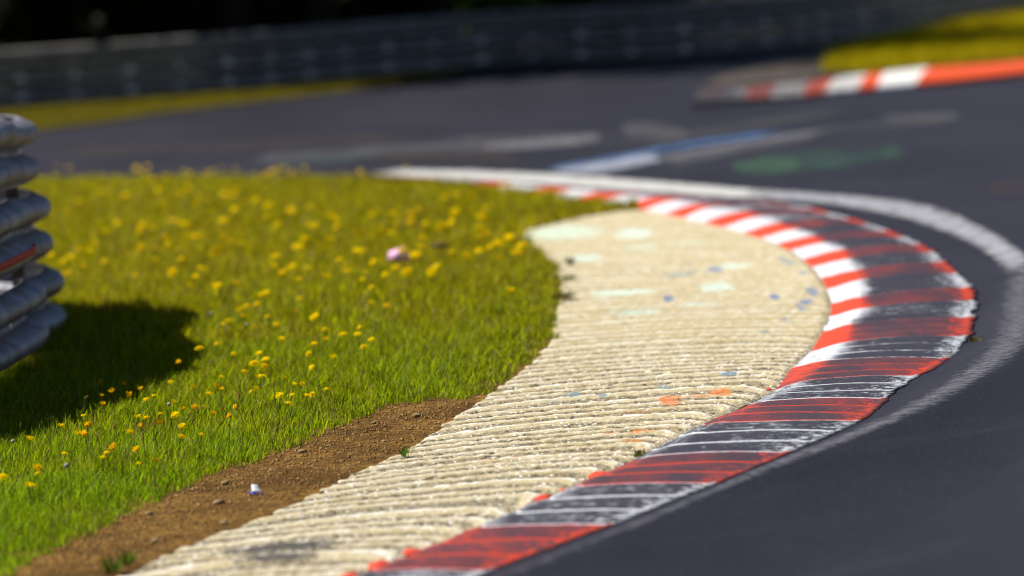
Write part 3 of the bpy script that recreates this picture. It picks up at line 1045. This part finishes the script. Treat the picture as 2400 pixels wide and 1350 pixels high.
# far barrier across the top of the picture
fpx = [(-900, 372), (-300, 292), (0, 263), (300, 240), (600, 214), (800, 194), (1000, 176), (1200, 161), (1400, 152), (1600, 141), (1900, 112), (2200, 68), (2500, 22), (3000, -64)]
fpath = curve([(x, y - 3) for x, y in fpx], 0, 8)
fb = link('guardrail', None)
fo = fpath[len(fpath) // 2].copy()
fb.location = fo
tag(fb, 'long dark three beam guardrail running along the far edge of the track', 'guardrail')
FH = .66
for kk in range(3):
    V, Fc = sweep([p - fo + Vector((0, 0, .03 + kk * .213)) for p in fpath], wprofile(.185, .06), 1)
    solid(child('rail', mesh('rail', V, Fc), M['farrail'], fb), .005)
pmf = post_mesh(.64, .06, .05)
bmf = bolt_mesh(.056)  # heads oversized so the pale colour blurs into glint discs
L2 = [0.0]
for i in range(1, len(fpath)):
    L2.append(L2[-1] + (fpath[i] - fpath[i - 1]).length)
s = .3
cnt = 0
while s < L2[-1]:
    p, t = at_len(fpath, L2, s)
    q = to_px(p)
    if -60 < q[0] < 2200:
        outv = Vector((t.y, -t.x, 0))
        rz = math.atan2(outv.y, outv.x) - math.pi / 2
        if cnt % 2 == 0:
            o = child('post', pmf, M['post'], fb)
            o.location = p - fo - outv * .06
            o.rotation_euler = (0, 0, rz)
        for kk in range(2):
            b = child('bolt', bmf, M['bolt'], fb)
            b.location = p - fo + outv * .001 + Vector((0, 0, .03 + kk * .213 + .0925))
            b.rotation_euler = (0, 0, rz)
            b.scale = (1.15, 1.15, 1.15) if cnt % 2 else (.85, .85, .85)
    cnt += 1
    # stretch with the barrier's foreshortening so that the bolts are evenly bolted along the beam
    s += .62


# ------------------------------------------------------------------ woods behind the barrier
def leaf_cloud(name, n, rx, ry, rz, zc, size, base, seed):
    rg = np.random.default_rng(seed)
    u = rg.normal(size=(n, 3)); u /= np.linalg.norm(u, axis=1)[:, None]
    rad = rg.random(n) ** .45
    # lumpy outline
    lump = np.array([1 + .45 * mnoise.noise(Vector(a) * 1.6 + Vector((seed, 0, 0))) + .25 * mnoise.noise(Vector(a) * 4 + Vector((0, seed, 0))) for a in u])
    C = u * (rad * lump)[:, None] * np.array([rx, ry, rz]) + np.array([0, 0, zc])
    keep = np.array([mnoise.noise(Vector(c) * 1.1 + Vector((seed, 3, 3))) > -.22 for c in C])
    C = C[keep]; n = len(C)
    a = rg.normal(size=(n, 3)); a /= np.linalg.norm(a, axis=1)[:, None]
    b = np.cross(a, rg.normal(size=(n, 3))); b /= np.linalg.norm(b, axis=1)[:, None]
    s = size * rg.uniform(.6, 1.4, n)[:, None]
    P = np.stack([C - a * s, C + b * s * .5, C + a * s, C - b * s * .5], 1).reshape(-1, 3)
    Fc = [(4 * i, 4 * i + 1, 4 * i + 2, 4 * i + 3) for i in range(n)]
    col = np.ones((n, 4, 4)); col[:, :, :3] = (np.array(base) * rg.uniform(.5, 1.5, n)[:, None])[:, None, :]
    return mesh(name, P, Fc, False, {'col': col.reshape(-1, 4)})


def trunk_mesh(h, r, seed):
    rr = random.Random(seed)
    V, Fc = [], []

    def limb(p0, p1, ra, rb, n=8, m=5):
        b = len(V)
        d = (p1 - p0).normalized()
        x = d.orthogonal().normalized(); y = d.cross(x)
        for i in range(m + 1):
            f = i / m
            c = p0.lerp(p1, f) + Vector((rr.uniform(-.05, .05), rr.uniform(-.05, .05), 0)) * (1 if 0 < i else 0)
            r_ = ra + (rb - ra) * f
            if i == 0: r_ *= 1.25
            for q in range(n):
                a = 2 * math.pi * q / n
                V.append(c + x * math.cos(a) * r_ + y * math.sin(a) * r_)
        for i in range(m):
            for q in range(n):
                Fc.append((b + i * n + q, b + i * n + (q + 1) % n, b + (i + 1) * n + (q + 1) % n, b + (i + 1) * n + q))
    limb(Vector((0, 0, -.1)), Vector((0, 0, h)), r, r * .45)
    for q in range(7):
        z = h * rr.uniform(.3, .95); a = rr.uniform(0, 6.28)
        limb(Vector((0, 0, z)), Vector((math.cos(a) * h * .22, math.sin(a) * h * .22, z + h * .2)), r * .35, r * .1, 6, 3)
    return mesh('trunk', V, Fc)


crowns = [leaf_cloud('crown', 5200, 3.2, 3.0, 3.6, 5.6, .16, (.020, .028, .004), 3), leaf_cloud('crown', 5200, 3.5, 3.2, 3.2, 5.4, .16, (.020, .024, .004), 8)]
trunks = [trunk_mesh(6.2, .17, 2), trunk_mesh(6.6, .22, 6)]
tree_labels = ['dark shaded tree behind the far guardrail, furthest left in the gloom', 'dark tree behind the far guardrail with a slim trunk, left of the broad one', 'broad dark tree behind the far guardrail near the left corner',
               'dark tree just left of the black gap above the guardrail', 'tree standing in the blackest gap above the guardrail', 'dark tree right of the black gap, above the guardrail middle',
               'dark tree left of the sunlit green bush behind the guardrail', 'dark tree right of the sunlit green bush behind the guardrail', 'dark tree behind the guardrail above the faint far kerb',
               'dark tree standing directly behind the sunlit green bush at the guardrail', 'dark tree close behind the guardrail, between the sunlit green bush and the far kerb'] + ['dark tree continuing the wood beyond the left end of the guardrail'] * 4
tx = [(-60, 100), (140, 60), (330, 90), (560, 40), (760, 66), (930, 20), (1040, -20), (1290, -40), (1560, -60), (1130, 0), (1210, 0), (-420, 0), (-820, 0), (-1250, 0), (-1700, 0)]
for i, (x, yoff) in enumerate(tx):
    g = G(x, 261 - .074 * x - (46, 40, 48, 26, 24, 44, 30, 130, 135, 104, 124, 60, 54, 62, 58)[i], 0)
    t = link('tree', None)
    t.location = (g.x, g.y, -.05)
    t.rotation_euler = (0, 0, i * 1.7)
    sc = 1 + .12 * math.sin(i * 2.3)
    if i == 6:
        sc = .7
    t.scale = (sc, sc, sc)
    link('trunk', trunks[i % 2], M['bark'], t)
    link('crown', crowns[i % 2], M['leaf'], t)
    tag(t, tree_labels[i], 'tree', 'trees behind the far guardrail')
# shrubs at the wood's edge
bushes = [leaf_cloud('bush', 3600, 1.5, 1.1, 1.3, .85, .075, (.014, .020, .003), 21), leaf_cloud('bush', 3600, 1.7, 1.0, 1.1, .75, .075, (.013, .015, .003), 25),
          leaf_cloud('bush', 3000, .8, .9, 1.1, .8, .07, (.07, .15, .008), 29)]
blabel = ['low dark bush behind the far guardrail, first from the left edge', 'low dark bush behind the far guardrail, second from the left edge', 'low dark bush behind the far guardrail, third from the left edge',
          'low dark bush behind the far guardrail, fourth from the left edge', 'dark bush behind the guardrail just left of the sunlit green one', 'sunlit green bush showing over the far guardrail',
          'dark bush behind the guardrail just right of the sunlit green one', 'dark bush behind the guardrail at the upper right']
bx_ = [(20, 105), (250, 90), (470, 76), (700, 58), (900, 34), (1110, 22), (1300, 0), (1500, -10)]
for i, (x, y) in enumerate(bx_):
    g = G(x, 246 - .092 * x, 0)
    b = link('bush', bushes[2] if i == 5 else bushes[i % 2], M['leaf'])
    b.location = (g.x, g.y + 2.2, -.05)
    b.rotation_euler = (0, 0, i * 2.1)
    tag(b, blabel[i], 'bush', 'bushes behind the far guardrail')


# ------------------------------------------------------------------ flowers
def head_mesh(name, r, petals, cup, seed):
    rr = random.Random(seed)
    V, Fc = [], []
    for layer, (rs, zc) in enumerate(((1.0, 0), (.78, .16), (.5, .28))):
        np_ = petals - layer * 3
        for q in range(np_):
            a = 2 * math.pi * (q + .5 * layer) / np_ + rr.uniform(-.08, .08)
            w = 2.4 / np_ * r * rs
            L = r * rs * rr.uniform(.85, 1.1)
            d = Vector((math.cos(a), math.sin(a), 0)); s = Vector((-d.y, d.x, 0))
            z = zc * r
            b = len(V)
            lift = cup * r * rr.uniform(.6, 1.3)
            V += [d * r * .08 - s * w * .3 + Vector((0, 0, z)), d * r * .08 + s * w * .3 + Vector((0, 0, z)),
                  d * L * .7 + s * w * .62 + Vector((0, 0, z + lift)), d * L * .7 - s * w * .62 + Vector((0, 0, z + lift)),
                  d * L + s * w * .25 + Vector((0, 0, z + lift * .8)), d * L - s * w * .25 + Vector((0, 0, z + lift * .8))]
            Fc += [(b, b + 1, b + 2, b + 3), (b + 3, b + 2, b + 4, b + 5)]
    # centre dome
    b = len(V); n = 10
    for ring, (rr_, zz) in enumerate(((.34, .30), (.26, .42), (.12, .50))):
        for q in range(n):
            a = 2 * math.pi * q / n
            V.append(Vector((rr_ * r * math.cos(a), rr_ * r * math.sin(a), zz * r)))
    for g in range(2):
        for q in range(n):
            Fc.append((b + g * n + q, b + g * n + (q + 1) % n, b + (g + 1) * n + (q + 1) % n, b + (g + 1) * n + q))
    Fc.append(tuple(b + 2 * n + q for q in range(n)))
    return mesh(name, V, Fc)


def stem_mesh(h, r, bend, seed):
    V, Fc = [], []
    n = 5; m = 6
    for i in range(m + 1):
        f = i / m
        c = Vector((bend * f * f, bend * .4 * math.sin(f * 3 + seed), h * f - .01))
        c.y *= f
        for q in range(n):
            a = 2 * math.pi * q / n
            V.append(c + Vector((math.cos(a) * r, math.sin(a) * r, 0)))
    for i in range(m):
        for q in range(n):
            Fc.append((i * n + q, i * n + (q + 1) % n, (i + 1) * n + (q + 1) % n, (i + 1) * n + q))
    tip = Vector((bend, bend * .4 * math.sin(3 + seed), h - .01))
    return mesh('stem', V, Fc), tip


H0 = .115
STEMS = [stem_mesh(H0, .0011, b, s) for b, s in ((.012, 0), (-.02, 1), (.03, 2))]
HEADS = [head_mesh('flower_head', .0155, 15, .30, 1), head_mesh('flower_head', .014, 13, .5, 2), head_mesh('flower_head', .0165, 17, .15, 3)]
OHEADS = [head_mesh('flower_head', .011, 12, 1.1, 4), head_mesh('flower_head', .012, 11, .8, 5)]


def ovoid(name, r, h):
    V, Fc = [], []
    n = 8
    prof = [(.25, 0), (.8, .2), (1, .45), (.8, .75), (.35, 1)]
    for rr_, zz in prof:
        for q in range(n):
            a = 2 * math.pi * q / n
            j = 1 + random.uniform(-.15, .15)
            V.append((rr_ * r * math.cos(a) * j, rr_ * r * math.sin(a) * j, zz * h))
    for g in range(len(prof) - 1):
        for q in range(n):
            Fc.append((g * n + q, g * n + (q + 1) % n, (g + 1) * n + (q + 1) % n, (g + 1) * n + q))
    Fc.append(tuple(range(n))[::-1]); Fc.append(tuple((len(prof) - 1) * n + q for q in range(n)))
    return mesh(name, V, Fc)


BUD = ovoid('seed_head', .0024, .016)
PUFF = ovoid('seed_head', .008, .013)


def flower(name, px, py, heads, mat, label, cat, group, z=None, sc=1.0):
    z = z or random.uniform(.085, .125)
    g = G(px, py, z)
    si = random.randrange(3)
    root = link(name, None)
    k_ = z / H0
    root.location = (g.x, g.y, 0.006)
    root.rotation_euler = (0, 0, 0)
    a = random.uniform(0, 6.28)
    me, tip = STEMS[si]
    tip = tip * k_
    st = link('stem', me, M['stem'], root)
    st.scale = (k_, k_, k_); st.rotation_euler = (0, 0, a)
    tx_ = Matrix.Rotation(a, 3, 'Z') @ tip
    root.location.x -= tx_.x; root.location.y -= tx_.y
    hd = link('flower_head' if heads[0] not in (BUD, PUFF) else 'seed_head', random.choice(heads), mat, root)
    hd.location = tx_
    hd.rotation_euler = (random.gauss(.25, .35), random.gauss(0, .35), random.uniform(0, 6.28))
    s = sc * random.uniform(.65, 1.3) * (1.2 + (.7 if py > 425 else .25) * max(0, min(1, (820 - py) / 250)))
    hd.scale = (s, s, s)
    tag(root, label, cat, group)
    return root


YEL = [(194, 974), (207, 994), (143, 998), (69, 1028), (150, 1064), (183, 1016), (250, 1061), (241, 1072), (88, 1094), (88, 1108), (4, 1116), (65, 1135), (74, 1136), (325, 1087), (304, 1013), (426, 1022), (472, 1018), (411, 974),
       (376, 970), (343, 980), (324, 978), (361, 925), (343, 937), (454, 906), (400, 895), (520, 883), (520, 912), (489, 922), (573, 869), (600, 908), (590, 918), (620, 872), (620, 856), (596, 852), (611, 883), (733, 864), (666, 883),
       (689, 900), (708, 901), (656, 927), (685, 926), (717, 928), (733, 924), (765, 914), (676, 944), (406, 942), (428, 998),
       (906, 717), (804, 785), (844, 767), (838, 783), (871, 798), (852, 812), (780, 837), (742, 743), (735, 741), (648, 760), (762, 772), (660, 796), (737, 806), (725, 829), (608, 831), (623, 844), (548, 829), (467, 816), (446, 798),
       (508, 808), (429, 779), (602, 712), (625, 690), (615, 692), (567, 740), (562, 725), (579, 717), (575, 742), (523, 760), (537, 752), (627, 742), (596, 765), (690, 727), (702, 700), (700, 654), (762, 650), (848, 656), (858, 637),
       (871, 673), (869, 708), (556, 665), (548, 660), (460, 650), (444, 667), (510, 669), (500, 668), (687, 625), (642, 625), (662, 642), (723, 627), (796, 610), (812, 635), (904, 646), (954, 637), (879, 617), (971, 600), (987, 579),
       (1058, 594), (1023, 623), (1012, 637), (1018, 630), (988, 560), (837, 587), (845, 590), (771, 558), (780, 560), (792, 519), (788, 512), (717, 558), (729, 529), (650, 529), (625, 510), (633, 479), (628, 482), (600, 471), (571, 475),
       (525, 456), (679, 492), (725, 485), (881, 494), (927, 525), (920, 500), (965, 519), (998, 525), (892, 540), (850, 546), (833, 550), (1042, 465), (1071, 458), (1104, 460), (1067, 496), (1058, 521), (1138, 488), (1129, 508),
       (1125, 533), (1121, 554), (1138, 550), (1150, 579), (1123, 592), (1171, 575), (1165, 572), (1188, 558), (1196, 560), (1204, 567), (1221, 575), (1230, 578), (1213, 592), (1173, 600), (1196, 683), (1033, 529), (1094, 600)]
for i in range(62):                                     # the left meadow, too soft in the photo to trace one by one
    YEL.append((random.uniform(110, 560), random.choice([random.uniform(430, 650), random.uniform(400, 640)])))
for i in range(34):
    YEL.append((random.uniform(110, 960), random.gauss(404, 9)))
for i in range(24):
    YEL.append((random.uniform(560, 1000), random.uniform(430, 640)))
for (x, y) in YEL:
    flower('yellow_flower', x, y, HEADS, M['petal'], 'open yellow flower on a thin green stem in the grass', 'flower', 'yellow flowers in the grass')
ORA = [(237, 900), (237, 927), (263, 918), (288, 900), (267, 1049), (431, 959), (500, 970), (474, 957), (556, 955), (200, 1022), (322, 1054), (361, 1078), (330, 912), (300, 930), (508, 905), (540, 975), (372, 990), (205, 1000),
       (240, 948), (330, 1000), (455, 960), (420, 850), (690, 860), (760, 800), (640, 790), (690, 790), (560, 800), (880, 745), (925, 770), (60, 1120), (130, 1010), (595, 810)]
for (x, y) in ORA[:24]:
    flower('orange_flower', x, y, OHEADS, M['opetal'], 'small half closed orange flower on a thin stem in the grass', 'flower', 'orange flowers in the grass')
STK = [(186, 905), (187, 930), (197, 930), (160, 945), (112, 982), (122, 980), (98, 992), (48, 1000), (60, 1080), (225, 900), (290, 1015), (335, 1030), (450, 985), (540, 1000), (360, 1010), (40, 1120), (170, 1060), (310, 890), (560, 930), (640, 900),
       (270, 1005), (230, 1030), (520, 960), (110, 1060), (470, 1050), (590, 970), (400, 1060)]
for (x, y) in STK:
    flower('grass_seed_stalk', x, y, [BUD], M['bud'], 'thin brown seed stalk rising above the grass', 'seed stalk', 'brown seed stalks in the grass', random.uniform(.10, .15))
for i, (x, y, lab) in enumerate([(31, 1036, 'white fluffy seed head at the lower left beside the shadow'), (395, 950, 'pale fluffy seed head among the yellow flowers in the lower grass'), (160, 1092, 'pale seed head low in the grass near the left edge'),
                                 (497, 737, 'blurred pale seed head right of the shadow tip'), (578, 762, 'blurred pale seed head below the yellow cluster, right of the shadow')]):
    flower('fluffy_seed_head', x, y, [PUFF], M['puff'], lab, 'seed head', 'fluffy seed heads')


# ------------------------------------------------------------------ weeds
def weed(px, py, n, h, spread, cols, label, seed):
    rr = random.Random(seed)
    V, Fc, cl = [], [], []
    for q in range(n):
        a = rr.uniform(0, 6.28); d = rr.random() * spread
        x, y = math.cos(a) * d * .6, math.sin(a) * d
        hh = h * rr.uniform(.4, 1.1)
        o_ = Vector((math.cos(a), math.sin(a), 0)) * hh * rr.uniform(.2, .8)
        s_ = Vector((-math.sin(a), math.cos(a), 0)) * (.003 + h * .035)
        b = len(V)
        p0 = Vector((x, y, 0))
        V += [p0 - s_ * .4, p0 + s_ * .4, p0 + o_ * .45 + s_ + Vector((0, 0, hh * .6)), p0 + o_ * .45 - s_ + Vector((0, 0, hh * .6)), p0 + o_ + Vector((0, 0, hh))]
        Fc += [(b, b + 1, b + 2, b + 3), (b + 3, b + 2, b + 4)]
        c = rr.choice(cols)
        f = rr.uniform(.6, 1.3)
        cl += [(c[0] * f, c[1] * f, c[2] * f, 1)] * 5
    o = link('weed', mesh('weed', V, Fc, True, {'col': cl}), M['grass'])
    g = G(px, py, .02)
    o.location = (g.x, g.y, .015)
    return tag(o, label, 'weed', 'weeds by the pavement')


GR = [(.06, .12, .01), (.10, .14, .01)]; DK = [(.09, .085, .02), (.12, .08, .02)]
weed(1330, 655, 40, .035, .09, DK + GR + GR, 'dark straggly weed at the grass edge leaning over the cream pavement', 1)
weed(1338, 620, 22, .05, .04, DK + GR, 'thin tall dark weed standing on the upper cream pavement edge', 2)
weed(1320, 700, 60, .05, .09, DK, 'low brown weed at the corner where grass meets cream pavement', 3)
weed(2284, 800, 50, .03, .06, [(.22, .16, .01), (.08, .10, .01), (.05, .05, .02)], 'yellowish weed at the outer rim of the kerb on the right', 4)
weed(2115, 822, 26, .014, .05, GR, 'small green weed growing on a grey white kerb block', 5)
weed(2078, 880, 26, .012, .06, GR, 'tiny green weed in the kerb joint above the greyed white block', 6)
weed(1548, 1106, 26, .012, .05, GR, 'green moss tuft in a red kerb groove', 7)
weed(1500, 1133, 34, .012, .09, GR, 'green moss tuft along the joint below a red kerb block', 8)
weed(1500, 1068, 30, .025, .04, GR + DK, 'small weed between cream pavement and kerb where the white edge starts', 9)
weed(948, 1066, 26, .035, .04, GR, 'small grass tuft at the pavement edge on the brown soil', 10)
weed(262, 1338, 34, .05, .05, GR, 'small grass tuft on the soil near the bottom edge', 11)
weed(300, 1322, 24, .05, .03, GR, 'upright grass sprig on the soil beside the pavement corner', 12)

# ------------------------------------------------------------------ litter and stones
# folded tapering white plastic piece with a blue rim
root = link('plastic_litter', None)
g = G(604, 1160, .012)
root.location = g
root.rotation_euler = (math.radians(-20), math.radians(14), math.radians(15))
root.scale = (1.05, 1.05, .9)
tag(root, 'folded white plastic scrap with a blue rim lying on the brown soil', 'litter')


def taper(z0, z1, r0_, r1_, n=14, arc=4.6, th=.0012):
    V, Fc = [], []
    m = 6
    for i in range(m + 1):
        f = i / m
        for q in range(n + 1):
            a = -arc / 2 + arc * q / n - math.pi / 2
            r_ = r0_ + (r1_ - r0_) * f + .0012 * math.sin(q * 1.9 + i)
            V.append((math.cos(a) * r_ - .011 * f, math.sin(a) * r_ * .6 + .012 * f, z0 + (z1 - z0) * f))
    return mesh('cup', V, grid_faces(n + 1, m + 1))


solid(link('cone', taper(.008, .040, .019, .009), M['whiteplastic'], root), .001)
solid(link('blue_rim', taper(-.002, .009, .022, .0198), M['blueplastic'], root), .0012)

p = G(936, 612, .05)
o = blob('paper_litter', (0, 0, 0), .058, .05, .038, M['pink'], None, 5, n=20, rough=.55)
o.location = (p.x, p.y, .075)
tag(o, 'crumpled pink and white paper scrap lying among the yellow flowers', 'litter')
p = G(1030, 580, .05)
o = blob('dark_litter', (0, 0, 0), .05, .03, .016, M['post'], None, 9, n=14, rough=.5)
o.location = (p.x, p.y, .06)
tag(o, 'dark crumpled scrap in the grass right of the pink paper', 'litter')

stones = [(531, 1134, 9, 'pale grey stone at the grass edge above the white scrap'), (513, 1180, 9, 'round tan stone on the soil left of the white scrap'), (709, 1062, 8, 'flat tan stone at the upper soil edge'), (365, 1270, 8, 'flat brown stone on the lower soil'),
          (525, 1228, 8, 'flat tan stone on soil beside the pavement edge'), (978, 977, 8, 'yellowish stone in the upper soil corner'), (880, 992, 7, 'small tan stone below the grass edge, left of the upper soil corner'), (700, 1040, 6, 'small brown stone touching the grass fringe'), (600, 1080, 6, 'brown clod under the grass fringe above the white scrap'),
          (350, 1205, 7, 'brown clod at the grass fringe, lower left'), (900, 1032, 5, 'tiny ochre stone near the pavement edge'), (770, 1044, 5, 'tiny ochre stone in the middle of the upper soil')]
for i, (x, y, r_, lab) in enumerate(stones):
    g = G(x, y, .01)
    s = r_ / 700
    o = blob('stone', (0, 0, 0), s * 1.3, s * 1.5, s * .8, M['stone'], None, i * 1.3, n=10, rough=.4)
    o.location = (g.x, g.y, soil_z(g.x, g.y) + s * .35)
    o.rotation_euler = (0, 0, i)
    tag(o, lab, 'stone', 'stones on the soil')
